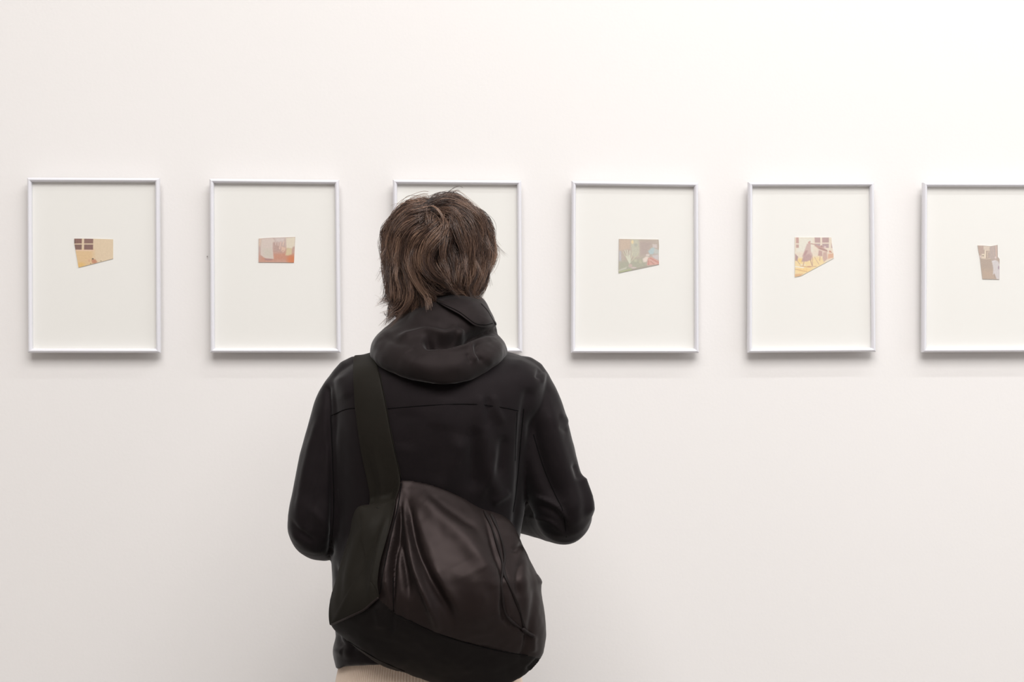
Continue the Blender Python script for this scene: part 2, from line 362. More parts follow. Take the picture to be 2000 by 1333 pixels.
pr4 = (([(350, 326), (1288, 340)], [(340, 1135), (1300, 930)], [(350, 326), (340, 1135)], [(1288, 340), (1300, 480), (1292, 680), (1300, 930)]), (1180, 440), SC, [
    ('p', (212, 192, 176), [(350, 326), (640, 326), (620, 560), (360, 620)], 40), ('p', (192, 176, 170), [(840, 400), (1130, 400), (1000, 700), (880, 700)], 40),
    ('p', (200, 196, 200), [(350, 600), (400, 620), (410, 860), (345, 860)], 18), ('p', (186, 184, 168), [(345, 870), (960, 780), (1020, 990), (345, 1135)], 50),
    ('p', (206, 202, 186), [(630, 330), (820, 330), (840, 620), (820, 740), (700, 760), (640, 700)], 26), ('e', (238, 218, 178), (668, 400, 40, 60), 2), ('e', (192, 190, 178), (750, 470, 50, 50), 2),
    ('l', (208, 206, 184), [(600, 900), (450, 640)], 10), ('l', (220, 218, 200), [(600, 880), (490, 590)], 9), ('l', (222, 220, 204), [(600, 880), (545, 590)], 9), ('l', (222, 220, 204), [(605, 880), (610, 610)], 10),
    ('l', (216, 212, 190), [(610, 860), (680, 640)], 10), ('l', (210, 206, 184), [(640, 860), (810, 660)], 9), ('l', (222, 220, 204), [(600, 900), (530, 740)], 13), ('l', (222, 220, 204), [(615, 880), (600, 720)], 15),
    ('e', (202, 200, 180), (740, 840, 60, 50), 1.5), ('e', (196, 192, 172), (860, 860, 60, 80), 1.5), ('e', (210, 190, 184), (620, 960, 60, 60), 2), ('e', (214, 200, 196), (700, 1010, 90, 30), 2),
    ('p', (210, 208, 196), [(345, 1060), (540, 990), (520, 1030), (345, 1090)], 12), ('p', (186, 190, 156), [(345, 1100), (640, 1030), (640, 1075), (345, 1135)], 10),
    ('l', (168, 160, 150), [(650, 1050), (1000, 965)], 5), ('p', (216, 204, 200), [(1140, 450), (1250, 455), (1250, 540), (1150, 530)], 8),
    ('p', (192, 206, 208), [(1040, 620), (1120, 540), (1180, 530), (1220, 580), (1160, 690), (1080, 690)], 14), ('p', (204, 204, 200), [(1180, 550), (1295, 590), (1295, 680), (1190, 680)], 14),
    ('p', (236, 222, 212), [(910, 800), (1000, 740), (1060, 760), (1000, 870), (930, 880)], 16), ('e', (226, 214, 208), (1030, 710, 60, 36), 2),
    ('p', (214, 206, 206), [(1130, 720), (1290, 690), (1300, 830), (1180, 800)], 20), ('p', (222, 176, 166), [(1040, 780), (1110, 750), (1300, 850), (1300, 935), (1010, 950)], 12),
    ('l', (196, 140, 134), [(1050, 850), (1050, 940)], 6), ('l', (200, 144, 136), [(1090, 780), (1290, 890)], 6), ('l', (196, 150, 140), [(1100, 850), (1180, 930)], 6), ('l', (228, 200, 190), [(1070, 820), (1240, 910)], 5)], (198, 184, 174), 4)
pr5 = (([(272, 290), (1135, 292)], [(272, 1230), (420, 1200), (1190, 785)], [(272, 290), (272, 1230)], [(1135, 292), (1150, 440), (1165, 560), (1190, 690), (1190, 785)]), (1530, 440), SC, [
    ('p', (238, 232, 220), [(380, 300), (700, 300), (700, 640), (300, 640)], 40), ('p', (246, 222, 176), [(272, 760), (440, 780), (900, 740), (1000, 900), (400, 1220), (272, 1230)], 36),
    ('e', (244, 214, 150), (400, 840, 90, 70), 1.5), ('e', (248, 216, 160), (480, 1060, 240, 80), 1.6), ('p', (228, 186, 146), [(272, 1160), (460, 1150), (400, 1215), (272, 1225)], 18),
    ('p', (206, 170, 162), [(298, 290), (362, 290), (366, 430), (298, 430)], 6), ('p', (204, 172, 164), [(300, 460), (366, 460), (366, 536), (302, 536)], 6),
    ('p', (198, 170, 168), [(740, 290), (872, 290), (872, 416), (745, 416)], 8), ('p', (196, 168, 166), [(918, 290), (1078, 292), (1078, 414), (920, 414)], 6),
    ('p', (196, 174, 176), [(740, 440), (872, 440), (870, 500), (745, 500)], 8), ('p', (196, 172, 172), [(920, 440), (1076, 440), (1074, 540), (930, 540)], 6), ('p', (206, 180, 176), [(1135, 420), (1165, 540), (1130, 540)], 6),
    ('p', (214, 188, 182), [(560, 440), (650, 440), (650, 620), (690, 700), (600, 720), (500, 740), (455, 730)], 12), ('p', (198, 164, 162), [(520, 600), (580, 600), (520, 740), (455, 740)], 14),
    ('p', (200, 170, 168), [(470, 740), (600, 680), (690, 720), (660, 820), (560, 860), (430, 865)], 16), ('e', (214, 176, 170), (612, 415, 36, 36), 3), ('e', (206, 172, 164), (630, 385, 16, 16), 3),
    ('l', (206, 174, 164), [(650, 440), (760, 460), (1040, 620)], 11), ('l', (238, 216, 204), [(640, 640), (1040, 640)], 3), ('p', (206, 172, 164), [(740, 480), (880, 490), (1040, 600), (1030, 640), (840, 570)], 12),
    ('e', (190, 156, 152), (905, 500, 30, 26), 3), ('e', (232, 206, 204), (985, 520, 36, 30), 2), ('l', (176, 146, 142), [(850, 545), (1030, 600)], 8),
    ('p', (204, 172, 166), [(840, 590), (920, 620), (920, 740), (820, 720)], 12), ('p', (212, 182, 172), [(940, 640), (1030, 640), (1040, 800), (960, 870), (930, 780)], 12),
    ('p', (228, 186, 162), [(1060, 680), (1180, 670), (1190, 770), (1050, 800)], 16), ('e', (226, 180, 160), (1105, 630, 36, 34), 2.5), ('l', (190, 146, 130), [(1085, 610), (1150, 650)], 6),
    ('l', (200, 166, 156), [(640, 820), (680, 960)], 9), ('l', (206, 172, 158), [(690, 760), (690, 960)], 6), ('l', (204, 170, 160), [(490, 860), (470, 960)], 8), ('l', (214, 180, 160), [(740, 760), (840, 930)], 6), ('l', (206, 170, 156), [(870, 740), (860, 840)], 7),
    ('p', (190, 162, 162), [(280, 680), (350, 750), (330, 850), (280, 840)], 10), ('l', (196, 168, 160), [(320, 830), (390, 930)], 6),
    ('l', (212, 174, 150), [(400, 965), (560, 990), (780, 975)], 7), ('e', (216, 172, 146), (610, 985, 70, 22), 2), ('l', (246, 238, 228), [(280, 980), (480, 1010)], 12), ('l', (216, 178, 148), [(280, 1045), (560, 1105)], 7),
    ('e', (244, 236, 230), (430, 945, 26, 12), 3), ('e', (244, 236, 230), (510, 945, 26, 12), 3)], (238, 224, 208), 5)
SC6 = 1466/110
pr6 = (([(395, 262), (540, 266), (740, 282), (915, 248)], [(520, 1138), (960, 1148)], [(395, 262), (420, 440), (455, 600), (520, 1138)], [(915, 248), (920, 560), (965, 620), (960, 1148)]), (1880, 460), SC6, [
    ('p', (196, 174, 164), [(395, 262), (540, 266), (560, 460), (500, 490), (420, 480)], 10), ('p', (224, 208, 194), [(545, 280), (710, 285), (700, 370), (545, 370)], 12),
    ('p', (232, 216, 198), [(575, 370), (720, 375), (710, 400), (615, 400), (612, 580), (590, 600), (490, 590), (500, 480), (570, 480)], 8), ('l', (184, 162, 150), [(625, 410), (625, 590)], 8), ('l', (226, 206, 190), [(650, 580), (650, 430), (720, 430)], 7),
    ('e', (150, 138, 128), (535, 532, 28, 18), 2), ('e', (230, 208, 204), (450, 550, 40, 44), 2), ('l', (228, 210, 192), [(480, 590), (630, 618), (730, 600)], 8),
    ('p', (196, 180, 174), [(720, 290), (910, 270), (910, 600), (760, 640), (700, 580)], 18), ('l', (216, 190, 180), [(870, 280), (880, 560)], 14), ('l', (206, 186, 178), [(790, 280), (800, 520)], 8),
    ('p', (190, 172, 160), [(470, 620), (760, 620), (780, 880), (780, 1130), (520, 1130)], 14),
    ('p', (200, 178, 162), [(500, 900), (760, 900), (860, 1140), (520, 1140)], 90),
    ('p', (220, 212, 212), [(760, 660), (860, 640), (930, 680), (965, 760), (960, 1148), (890, 1140), (830, 1000), (790, 1020), (800, 860)], 14),
    ('l', (236, 230, 232), [(770, 690), (840, 665)], 8), ('e', (186, 166, 176), (940, 840, 24, 60), 2.5), ('l', (182, 164, 152), [(825, 1010), (850, 1110)], 10), ('e', (224, 206, 202), (860, 580, 30, 40), 2)], (194, 176, 166), 6)

framed([(51.5, 346.5), (310.5, 347.5), (312.5, 690), (53.2, 690)], 'white framed cut photo of a brown paned window on an ochre wall, leftmost in row', pr1)
framed([(408.3, 348.7), (661.7, 351), (665.5, 689.5), (409.8, 689.5)], 'white framed small reddish photo of pale hanging cloths, second picture from left', pr2)
framed([(767, 350.3), (1018.5, 352.5), (1020.5, 689), (768.5, 689)], 'white frame partly hidden behind the head of the person in black jacket', None)
framed([(1117, 353), (1364.7, 356.3), (1366, 690), (1115.7, 690)], 'white framed slanted photo of spiky green plants, first right of the person', pr4)
framed([(1462.5, 355.3), (1708.5, 355.3), (1712, 688), (1461.5, 690)], 'white metal frame with a slanted photo of people on yellow ground before windows', pr5)
framed([(1804.5, 356), (2049, 356.5), (2051, 688), (1802.7, 689)], 'white framed narrow upright brown photo, rightmost and cut by the image edge', pr6)
nl = obj('nail', mesh(*tube([P(405, 501, -.0015)-Vector((0, .003, 0)), P(405, 501, -.0015)+Vector((0, .006, 0))], [.0009, .0009], 8, 2)), M_metal)
nl['label'] = 'tiny dark nail head in wall just left of the second framed picture'; nl['category'] = 'nail'; recentre(nl)

# ------------------------------------------------------------------ the person
YP = -.68
FOOT = Vector((P(845, 1000, YP).x, YP, 0))
person = empty('person', FOOT, 'person with tousled brown hair in black hooded jacket standing before the framed pictures', 'person')
def ring(y, xl, xr, cy, hb, hf, n=96, e=2.3, ref=YP):
    """horizontal ring at the height seen at row y: side edges xl, xr, back depth hb and front depth hf"""
    a = P(xl, y, cy); b = P(xr, y, cy); cx = (a.x+b.x)/2; w = abs(b.x-a.x)/2; z = P((xl+xr)/2, y, ref).z; out = []
    for t in np.linspace(0, 2*math.pi, n, endpoint=False):
        c, s = math.cos(t), math.sin(t)
        x = w*math.copysign(abs(c)**(2/e), c); d = hf if s > 0 else hb
        out.append(np.array((cx+x, cy+d*math.copysign(abs(s)**(2/e), s), z)))
    return out
def rings(table, n=96, e=2.3, sub=4):
    q = catmull(table, sub); return [ring(r[0], r[1], r[2], r[3], r[4], r[5], n, e) for r in q]

# jacket -------------------------------------------------------------
torso = rings([
    (676, 800, 930, -.66, .03, .03), (684, 765, 975, -.668, .05, .04), (692, 728, 1004, -.672, .072, .055), (702, 700, 1034, -.678, .092, .070), (716, 672, 1054, -.685, .106, .085),
    (740, 652, 1066, -.69, .120, .10), (780, 648, 1064, -.69, .132, .115), (840, 650, 1045, -.69, .136, .12), (920, 652, 1032, -.685, .130, .12),
    (1000, 650, 1024, -.68, .122, .12), (1080, 648, 1012, -.68, .122, .125), (1150, 650, 1012, -.68, .128, .128), (1235, 655, 1016, -.68, .135, .13),
    (1268, 650, 1018, -.68, .138, .133), (1300, 656, 1018, -.68, .138, .135)], sub=5)
# hem: lower at the left side than in the middle of the back
zt = torso[-1][0][2]; zu = P(845, 1120, YP).z
for r in torso:
    for p in r:
        f = np.clip((zu-p[2])/(zu-zt), 0, 1)**1.5; k = np.clip((YP-.03-p[1])/.09, 0, 1); k = k*k*(3-2*k); p[2] += .034*f*k
armL = tube([P(700, 752, -.685), P(676, 800, -.69), P(650, 880, -.695), P(631, 960, -.70), P(619, 1022, -.70), P(632, 1040, -.645), P(668, 1028, -.57), P(722, 1008, -.49), P(775, 985, -.43)],
            [.052, .056, .0545, .0525, .0515, .0505, .046, .042, .038], 40, 6)
armR = tube([P(1018, 752, -.685), P(1036, 800, -.69), P(1060, 880, -.70), P(1082, 950, -.705), P(1101, 1003, -.705), P(1090, 1008, -.65), P(1050, 1002, -.575), P(985, 990, -.49), P(925, 975, -.43)],
            [.053, .057, .0560, .0530, .0515, .0500, .046, .042, .038], 40, 6)
jk = remesh([loft(torso), armL, armR], .0036, 5)
sculpt(jk, [
    # right sleeve
    ([(1062, 770), (1080, 840), (1099, 906), (1120, 970), (1122, 1040)], 16, .0085), ([(1038, 800), (1046, 860), (1066, 930), (1094, 985)], 13, -.0080),
    ([(1040, 966), (1088, 988), (1112, 1022)], 7, .0045, 's'), ([(1020, 1004), (1075, 1018), (1104, 1045)], 7, .0035, 's'), ([(1050, 985), (1090, 1006), (1112, 1040)], 6, -.003),
    ([(1054, 722), (1046, 742)], 5, -.004), ([(1064, 728), (1056, 750)], 4, .003), ([(1090, 812), (1112, 824)], 8, .003), ([(1085, 836), (1108, 842)], 6, -.002),
    ([(1128, 925), (1146, 962), (1154, 1012)], 9, .009), ([(1120, 905), (1128, 940)], 7, -.005),
    # armholes
    ([(1030, 770), (1022, 820), (1017, 880), (1012, 960), (1008, 1020)], 9, -.005, 'f'),
    ([(640, 760), (643, 830), (648, 900), (650, 1000), (645, 1080)], 6, -.007, 'f'), ([(662, 830), (664, 930), (664, 1010)], 7, .0025),
    # left sleeve
    ([(626, 800), (604, 880), (588, 960), (578, 1020)], 7, .0035), ([(640, 840), (622, 920), (604, 1000), (590, 1060)], 8, -.003),
    ([(566, 1015), (585, 1040), (620, 1062)], 6, -.0035), ([(568, 1034), (592, 1064), (630, 1078)], 7, .003), ([(600, 990), (630, 1020), (645, 1050)], 8, .003),
    # back
    ([(936, 770), (940, 800), (934, 850)], 9, .0035), ([(966, 770), (970, 800), (985, 830)], 8, .003), ([(952, 775), (955, 830)], 7, -.0025),
    ([(905, 850), (880, 920), (850, 970)], 18, .007), ([(950, 830), (948, 900), (978, 980)], 14, .007), ([(925, 830), (925, 930), (915, 960)], 12, -.006), ([(985, 850), (975, 930)], 10, -.005), ([(965, 860), (960, 910), (935, 980)], 9, .004), ([(995, 960), (960, 985)], 8, .004),
    ([(800, 800), (790, 880)], 22, -.003), ([(870, 770), (860, 840)], 25, .003), ([(700, 1030), (672, 1100), (662, 1180)], 10, .004), ([(655, 1100), (670, 1160), (660, 1230)], 6, -.004),
    ([(655, 1235), (668, 1258), (700, 1268)], 6, -.005), ([(650, 1270), (670, 1275)], 7, .004), ([(670, 1240), (682, 1290)], 8, .003),
    ([(1000, 700), (1030, 730), (1050, 770)], 22, .004), ([(660, 735), (680, 780)], 14, .004)])
ripple(jk, 16, .0022, 3, (1, 1, .55)); ripple(jk, 45, .0006, 11)
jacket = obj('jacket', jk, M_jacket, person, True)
B_jk = bvh_of(jk)

# hood ---------------------------------------------------------------
hood_t = rings([
    (576, 862, 922, -.668, .045, .045), (581, 838, 938, -.672, .062, .055), (590, 822, 948, -.676, .074, .062), (603, 799, 956, -.68, .084, .07), (618, 778, 963, -.682, .092, .075), (636, 757, 969, -.686, .100, .08),
    (655, 736, 974, -.690, .114, .085), (670, 727, 984, -.695, .128, .085), (686, 723, 990, -.700, .137, .080), (700, 727, 985, -.712, .131, .07), (715, 743, 966, -.735, .110, .05),
    (727, 772, 943, -.765, .078, .03), (736, 812, 918, -.79, .050, .02), (741, 845, 892, -.805, .03, .01)], sub=5, e=2.15)
hd = remesh([loft(hood_t)], .0026, 2)
sculpt(hd, [
    ([(838, 668), (870, 672), (905, 662), (940, 648), (972, 644)], 9, -.020, 'f'), ([(832, 655), (838, 668), (860, 676)], 6, -.008), ([(850, 664), (890, 662), (930, 652)], 7, -.010),
    ([(775, 662), (805, 652), (832, 646), (862, 652), (878, 650), (892, 636)], 6, .0065), ([(850, 660), (872, 662), (895, 650)], 5, -.007),
    ([(832, 660), (840, 674), (870, 682), (910, 676), (945, 662), (975, 656)], 5, .0065), ([(800, 615), (830, 630), (870, 635)], 14, .004), ([(760, 640), (740, 660), (730, 685)], 10, .003),
    ([(918, 674), (925, 690), (932, 706)], 5, .0042), ([(930, 672), (928, 690), (944, 708)], 4, -.004), ([(912, 690), (918, 710)], 5, -.003), ([(905, 640), (900, 655)], 6, .004),
    ([(890, 635), (930, 650), (965, 645)], 7, -.006), ([(985, 660), (970, 685), (945, 710)], 14, .004), ([(780, 700), (850, 722), (920, 715)], 16, .004), ([(800, 680), (815, 705)], 12, -.003),
    ([(745, 650), (775, 668), (820, 672)], 8, -.003)])
ripple(hd, 22, .0022, 5); ripple(hd, 60, .0007, 15)
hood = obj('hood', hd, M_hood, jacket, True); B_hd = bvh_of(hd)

def patch(name, outline, bvhs, lift, thick, m, parent, rings_n=14, centre=None, sub=6, edge_roll=0, smooth=True):
    """a piece of cloth with an outline, lying on the surfaces below it"""
    ol = catmull(list(outline)+[outline[0]], sub)[:-1] if sub > 1 else np.array(outline, float); c = np.array(centre) if centre is not None else ol.mean(0); n = len(ol)
    top = []; N = rings_n; last = None
    def at(q, extra):
        h = hit(bvhs, q[0], q[1])
        return h
    pts = [[None]*n for _ in range(N+1)]; depth = np.full((N+1, n), np.nan)
    for i in range(N+1):
        t = (i/N)
        for j in range(n):
            q = c+(ol[j]-c)*t; h = hit(bvhs, q[0], q[1]); d = (FW*F + RT*(q[0]-CX) - UP*(q[1]-HZ)).normalized()
            pts[i][j] = d; depth[i, j] = h[3] if h is not None else np.nan
    for j in range(n):
        for i in range(N+1):
            if math.isnan(depth[i, j]): depth[i, j] = depth[i-1, j]+.002
    for _ in range(3):     # the cloth bridges the hollows
        dd = depth.copy(); dd[1:-1] = (depth[:-2]+depth[2:]+2*depth[1:-1])/4; dd = (dd*2+np.roll(dd, 1, 1)+np.roll(dd, -1, 1))/4; depth = np.minimum(dd, depth+.002)
    depth[0, :] = depth[0].mean()
    V = []; Fc = []
    for i in range(N+1):
        for j in range(n):
            lf = lift + edge_roll*math.exp(-((1-i/N)*5)**2)
            V.append(CAM+pts[i][j]*(depth[i, j]-lf-thick))
    for i in range(N):
        for j in range(n):
            k = (j+1) % n; Fc.append((i*n+j, i*n+k, (i+1)*n+k, (i+1)*n+j))
    b = len(V)
    for i in (N, 0):
        for j in range(n): V.append(CAM+pts[i][j]*(depth[i, j]-lift*.2+.001))
    for j in range(n):
        k = (j+1) % n; Fc.append((N*n+j, N*n+k, b+k, b+j)); Fc.append((b+j, b+k, b+n+k, b+n+j))
    me = mesh(V, Fc)
    bm = bmesh.new(); bm.from_mesh(me); bmesh.ops.remove_doubles(bm, verts=bm.verts[:], dist=1e-5); bmesh.ops.recalc_face_normals(bm, faces=bm.faces[:]); bm.to_mesh(me); bm.free()
    return obj(name, me, m, parent, smooth)
def cord(name, pts, bvhs, rad, m, parent, lift=.6, n=6, flat=1):
    q = catmull(pts, n); out = []
    for x, y in q:
        h = hit(bvhs, x, y)
        if h is None: continue
        d = (h[0]-CAM).normalized(); out.append(np.array(h[0]-d*rad*lift))
    for _ in range(2):
        o2 = [out[0]]+[(out[i-1]+2*out[i]+out[i+1])/4 for i in range(1, len(out)-1)]+[out[-1]]; out = o2
    me = mesh(*tube(out, [rad]*len(out), 8, 1)); fixnormals(me); return obj(name, me, m, parent, True)

flap = patch('hood_brim', [(846, 584), (866, 578), (892, 577), (916, 580), (938, 589), (954, 605), (964, 622), (970, 634), (962, 640), (944, 640), (928, 637), (914, 627), (898, 615), (878, 604), (860, 594)],
             [B_hd], .008, .003, M_hood, hood, 16, (915, 607), 4, -.001)
B_fl = bvh_of(flap.data)
cord('seam', [(854, 590), (878, 600), (898, 610), (914, 622), (930, 633), (948, 635), (962, 632)], [B_fl], .0007, M_seam, hood, .3)
cord('seam', [(940, 594), (952, 607), (962, 624), (968, 634)], [B_fl], .0007, M_seam, hood, .3)
cord('seam', [(745, 800), (800, 795), (860, 791), (930, 790), (985, 797), (1012, 803)], [B_jk], .0008, M_seam, jacket, .25)
cord('seam', [(1023, 800), (1019, 840), (1014, 900), (1008, 960), (1002, 1000)], [B_jk], .0009, M_seam, jacket, .3)
cord('seam', [(1010, 806), (1008, 850), (1006, 900)], [B_jk], .0007, M_seam, jacket, .3)
cord('seam', [(1042, 850), (1062, 915), (1086, 970), (1100, 1000), (1106, 1050)], [B_jk], .0008, M_seam, jacket, .3)
cord('seam', [(646, 812), (650, 900), (652, 990), (648, 1060)], [B_jk], .0009, M_seam, jacket, .3)
cord('seam', [(648, 812), (675, 800), (694, 798)], [B_jk], .0008, M_seam, jacket, .3)
# cuffs
for s, a, b in ((1, P(760, 990, -.445), P(785, 981, -.415)), (-1, P(938, 979, -.445), P(912, 971, -.415))):
    me = mesh(*tube([a, b], [.041, .040], 28, 5)); fixnormals(me); obj('cuff', me, M_jacket, jacket, True)

# sling bag ----------------------------------------------------------
bagc = np.array((872.0, 1140.0)); BY = -.818
ol = [(783, 938), (806, 940), (832, 946), (872, 957), (906, 973), (938, 992), (968, 1002), (990, 1012), (1005, 1028), (1016, 1056), (1034, 1094), (1046, 1116), (1057, 1136), (1058, 1160), (1063, 1190), (1067, 1225),
      (1066, 1258), (1056, 1288), (1034, 1312), (1004, 1332), (960, 1346), (910, 1350), (868, 1345), (836, 1333), (794, 1316), (768, 1308), (736, 1293), (706, 1273), (672, 1248), (650, 1226), (643, 1205), (645, 1172), (655, 1135), (668, 1090),
      (680, 1050), (688, 1015), (694, 996), (704, 988), (730, 984), (755, 980), (770, 972), (777, 955)]
olr = catmull(ol+[ol[0]], 10)[:-1]; n = len(olr); NR = 90; V = []; Fc = []
origin_b = P(783, 938, -.83)
bag = empty('sling_bag', P(860, 1345, BY), 'large dark brown fabric sling bag hanging on the back of the person', 'bag')
_by = np.arange(900, 1400.0); _bd = np.interp(_by, [935, 960, 1000, 1060, 1130, 1185, 1240, 1290, 1350], [.012, .028, .052, .080, .104, .110, .096, .070, .045])
for _ in range(3): _bd = np.convolve(np.pad(_bd, 20, 'edge'), np.ones(41)/41, 'valid')
def bag_depth(py):     # how far the bag bulges from the back at a given row
    return np.interp(py, _by, _bd)
def back_plane(px, py):
    return BY+.012*((px-850)/200)**2
for i in range(NR+1):
    t = math.sin(i/NR*math.pi/2)
    for j in range(n):
        q = bagc+(olr[j]-bagc)*t
        h = bag_depth(q[1])*(max(0, 1-t**2.4))**.55
        p = P(q[0], q[1], back_plane(*q)); d = (p-CAM).normalized(); V.append(p-d*h)
for i in range(NR):
    for j in range(n): k = (j+1) % n; Fc.append((i*n+j, i*n+k, (i+1)*n+k, (i+1)*n+j))
b0 = len(V); NB = 12
for i in range(1, NB+1):
    t = 1-i/NB
    for j in range(n):
        q = bagc+(olr[j]-bagc)*t; p = P(q[0], q[1], back_plane(*q)); d = (p-CAM).normalized(); V.append(p+d*.012*(1-t**6))
prev = NR*n
for i in range(NB):
    cur = b0+i*n
    for j in range(n): k = (j+1) % n; Fc.append((prev+j, prev+k, cur+k, cur+j))
    prev = cur
bg = mesh(V, Fc)
bm = bmesh.new(); bm.from_mesh(bg); bmesh.ops.remove_doubles(bm, verts=bm.verts[:], dist=2e-4); bmesh.ops.recalc_face_normals(bm, faces=bm.faces[:])
bm.to_mesh(bg); bm.free()
bg.update()
m = bpy.data.objects.new('t', bg); COL.objects.link(m); rm = m.modifiers.new('r', 'REMESH'); rm.mode = 'VOXEL'; rm.voxel_size = .0027; sm = m.modifiers.new('s', 'SMOOTH'); sm.iterations = 3
dg = bpy.context.evaluated_depsgraph_get(); dg.update(); bg = bpy.data.meshes.new_from_object(m.evaluated_get(dg)); bpy.data.objects.remove(m)
sculpt(bg, [
    ([(785, 950), (772, 1040), (756, 1120), (762, 1180)], 9, .0110), ([(788, 965), (778, 1050), (769, 1110), (767, 1200)], 5, -.0100),
    ([(789, 960), (795, 1040), (812, 1120), (842, 1190), (858, 1235)], 8, .0125), ([(790, 960), (806, 1040), (832, 1110), (868, 1180), (885, 1225)], 9, -.0105),
    ([(783, 990), (785, 1060), (795, 1130), (800, 1180)], 8, -.0085), ([(800, 950), (850, 1000), (905, 1050), (950, 1110), (968, 1150)], 20, .0090),
    ([(830, 965), (890, 1010), (935, 1040)], 8, -.0022), ([(905, 1100), (935, 1170), (930, 1230)], 25, .004), ([(845, 1100), (870, 1150), (905, 1200)], 12, .003),
    ([(943, 996), (958, 1040), (972, 1095), (982, 1130), (982, 1190), (998, 1222), (1025, 1242)], 7, -.0065), ([(960, 1130), (975, 1170), (970, 1210)], 12, .003),
    ([(995, 1020), (1012, 1080), (1022, 1140), (1030, 1200)], 11, .005), ([(1000, 1080), (1018, 1064)], 6, -.004), ([(1016, 1095), (1008, 1130), (1012, 1170)], 5, -.0035),
    ([(1045, 1150), (1040, 1200), (1030, 1260)], 6, -.003), ([(1030, 1235), (1026, 1262), (1018, 1285)], 5, -.0045), ([(1043, 1240), (1040, 1275)], 6, .0035), ([(990, 1190), (1000, 1222), (1026, 1240)], 6, .0035, 's'),
    ([(1054, 1285), (1040, 1300), (1028, 1312)], 5, -.005), ([(1052, 1120), (1060, 1142)], 6, .004),
    ([(766, 1190), (765, 1215), (762, 1240)], 6, -.0045), ([(790, 1190), (795, 1215)], 6, .002), ([(735, 1180), (745, 1230)], 9, .003), ([(770, 1205), (850, 1240), (930, 1262), (1010, 1280)], 3.5, -.0022),
    ([(690, 1250), (740, 1280), (800, 1300)], 18, .003), ([(860, 1280), (920, 1300), (990, 1300)], 20, .003)])
ripple(bg, 20, .0020, 31, (1.2, 1, .6)); ripple(bg, 60, .0006, 41)
B_bg = bvh_of(bg)
# the base of the bag is a panel of its own below the seam
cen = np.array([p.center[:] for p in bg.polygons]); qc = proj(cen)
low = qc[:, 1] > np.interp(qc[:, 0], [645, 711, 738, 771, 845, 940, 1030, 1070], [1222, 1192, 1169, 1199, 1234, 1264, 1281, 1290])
def part_of(me, keep):
    m2 = me.copy(); bm = bmesh.new(); bm.from_mesh(m2); bm.faces.ensure_lookup_table()
    bmesh.ops.delete(bm, geom=[f for f, k_ in zip(bm.faces[:], keep) if not k_], context='FACES'); bm.to_mesh(m2); bm.free(); return m2
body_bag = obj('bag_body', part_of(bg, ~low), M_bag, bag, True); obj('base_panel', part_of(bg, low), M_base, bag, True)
# side panel with its turned lower hem
sp = patch('side_flap', [(702, 989), (730, 985), (756, 979), (771, 976), (771, 990), (764, 1020), (753, 1060), (742, 1100), (737, 1138), (739, 1158), (740, 1169), (727, 1179), (712, 1193), (690, 1203), (668, 1213), (647, 1222), (643, 1216), (642, 1196), (645, 1172), (655, 1135), (668, 1090), (680, 1050), (688, 1015), (694, 997)],
           [B_bg], .0045, .002, M_strap, bag, 26, (712, 1100), 3)
sculpt(sp.data, [([(745, 1010), (715, 1080), (700, 1150)], 12, -.004), ([(760, 1000), (742, 1060), (728, 1130), (722, 1175)], 6, .0045), ([(735, 1010), (700, 1060), (672, 1150)], 12, .003), ([(690, 1010), (672, 1100), (660, 1180)], 6, -.002),])
B_sp = bvh_of(sp.data)
cord('hem_piping', [(648, 1221), (668, 1212), (690, 1202), (711, 1192), (726, 1179), (738, 1169)], [B_sp, B_bg], .0018, M_bag, sp, .2)
cord('seam', [(771, 1199), (800, 1213), (845, 1234), (890, 1250), (940, 1264), (990, 1275), (1030, 1281)], [B_bg], .0008, M_seam, bag, .3)
cord('seam', [(784, 945), (777, 990), (763, 1050), (750, 1110), (742, 1160)], [B_bg, B_sp], .0009, M_seam, bag, .3)
cord('seam', [(768, 1130), (768, 1165), (769, 1195)], [B_bg], .0008, M_seam, bag, .3)
cord('seam', [(660, 1240), (700, 1266), (740, 1290), (790, 1312)], [B_bg], .0008, M_seam, bag, .3)
cb = 3.079
def cp(l): return [(600+x/cb, 900+y/cb) for x, y in l]
def ribbon(name, pts, bvhs, wd, m, parent, lift=.002, thick=.0012):
    q = catmull(pts, 5); L = []; 
    for (x, y) in q:
        h = hit(bvhs, x, y)
        if h is None: continue
        d = (h[0]-CAM).normalized(); L.append(np.array(h[0]-d*lift))
    L = np.array(L)
    for _ in range(4): L[1:-1] = (L[:-2]+2*L[1:-1]+L[2:])/4
    tan = np.gradient(L, axis=0); R = []
    for i in range(len(L)):
        v = L[i]-np.array(CAM); v /= np.linalg.norm(v); s = np.cross(tan[i], v); s /= np.linalg.norm(s)
        wv = wd*(.75+.25*math.sin(i*.7)); tw = .35*math.sin(i*.35+1); s2 = s*math.cos(tw)+v*math.sin(tw); u = np.cross(s2, tan[i]); u /= np.linalg.norm(u)
        R.append([L[i]+s2*wv, L[i]+u*thick, L[i]-s2*wv, L[i]-u*thick])
    me = mesh(*loft(R)); fixnormals(me); o = obj(name, me, m, parent, True); sb = o.modifiers.new('s', 'SUBSURF'); sb.levels = 1; sb.render_levels = 1; return o
ds = [cp([(1062, 296), (1100, 370), (1135, 480), (1168, 590), (1182, 650), (1166, 730), (1176, 850), (1196, 930), (1250, 985), (1308, 1024), (1352, 1054)]),
      cp([(1092, 300), (1135, 380), (1172, 490), (1190, 600), (1180, 660), (1215, 750), (1262, 860), (1292, 940), (1308, 1012), (1352, 1050)])]
for l in ds: ribbon('drawstring', l, [B_bg], .0044, M_cord, bag, .0026, .0010)
cord('drawstring_end', cp([(1300, 1018), (1325, 1038), (1356, 1056)]), [B_bg], .0036, M_cord, bag, .9)

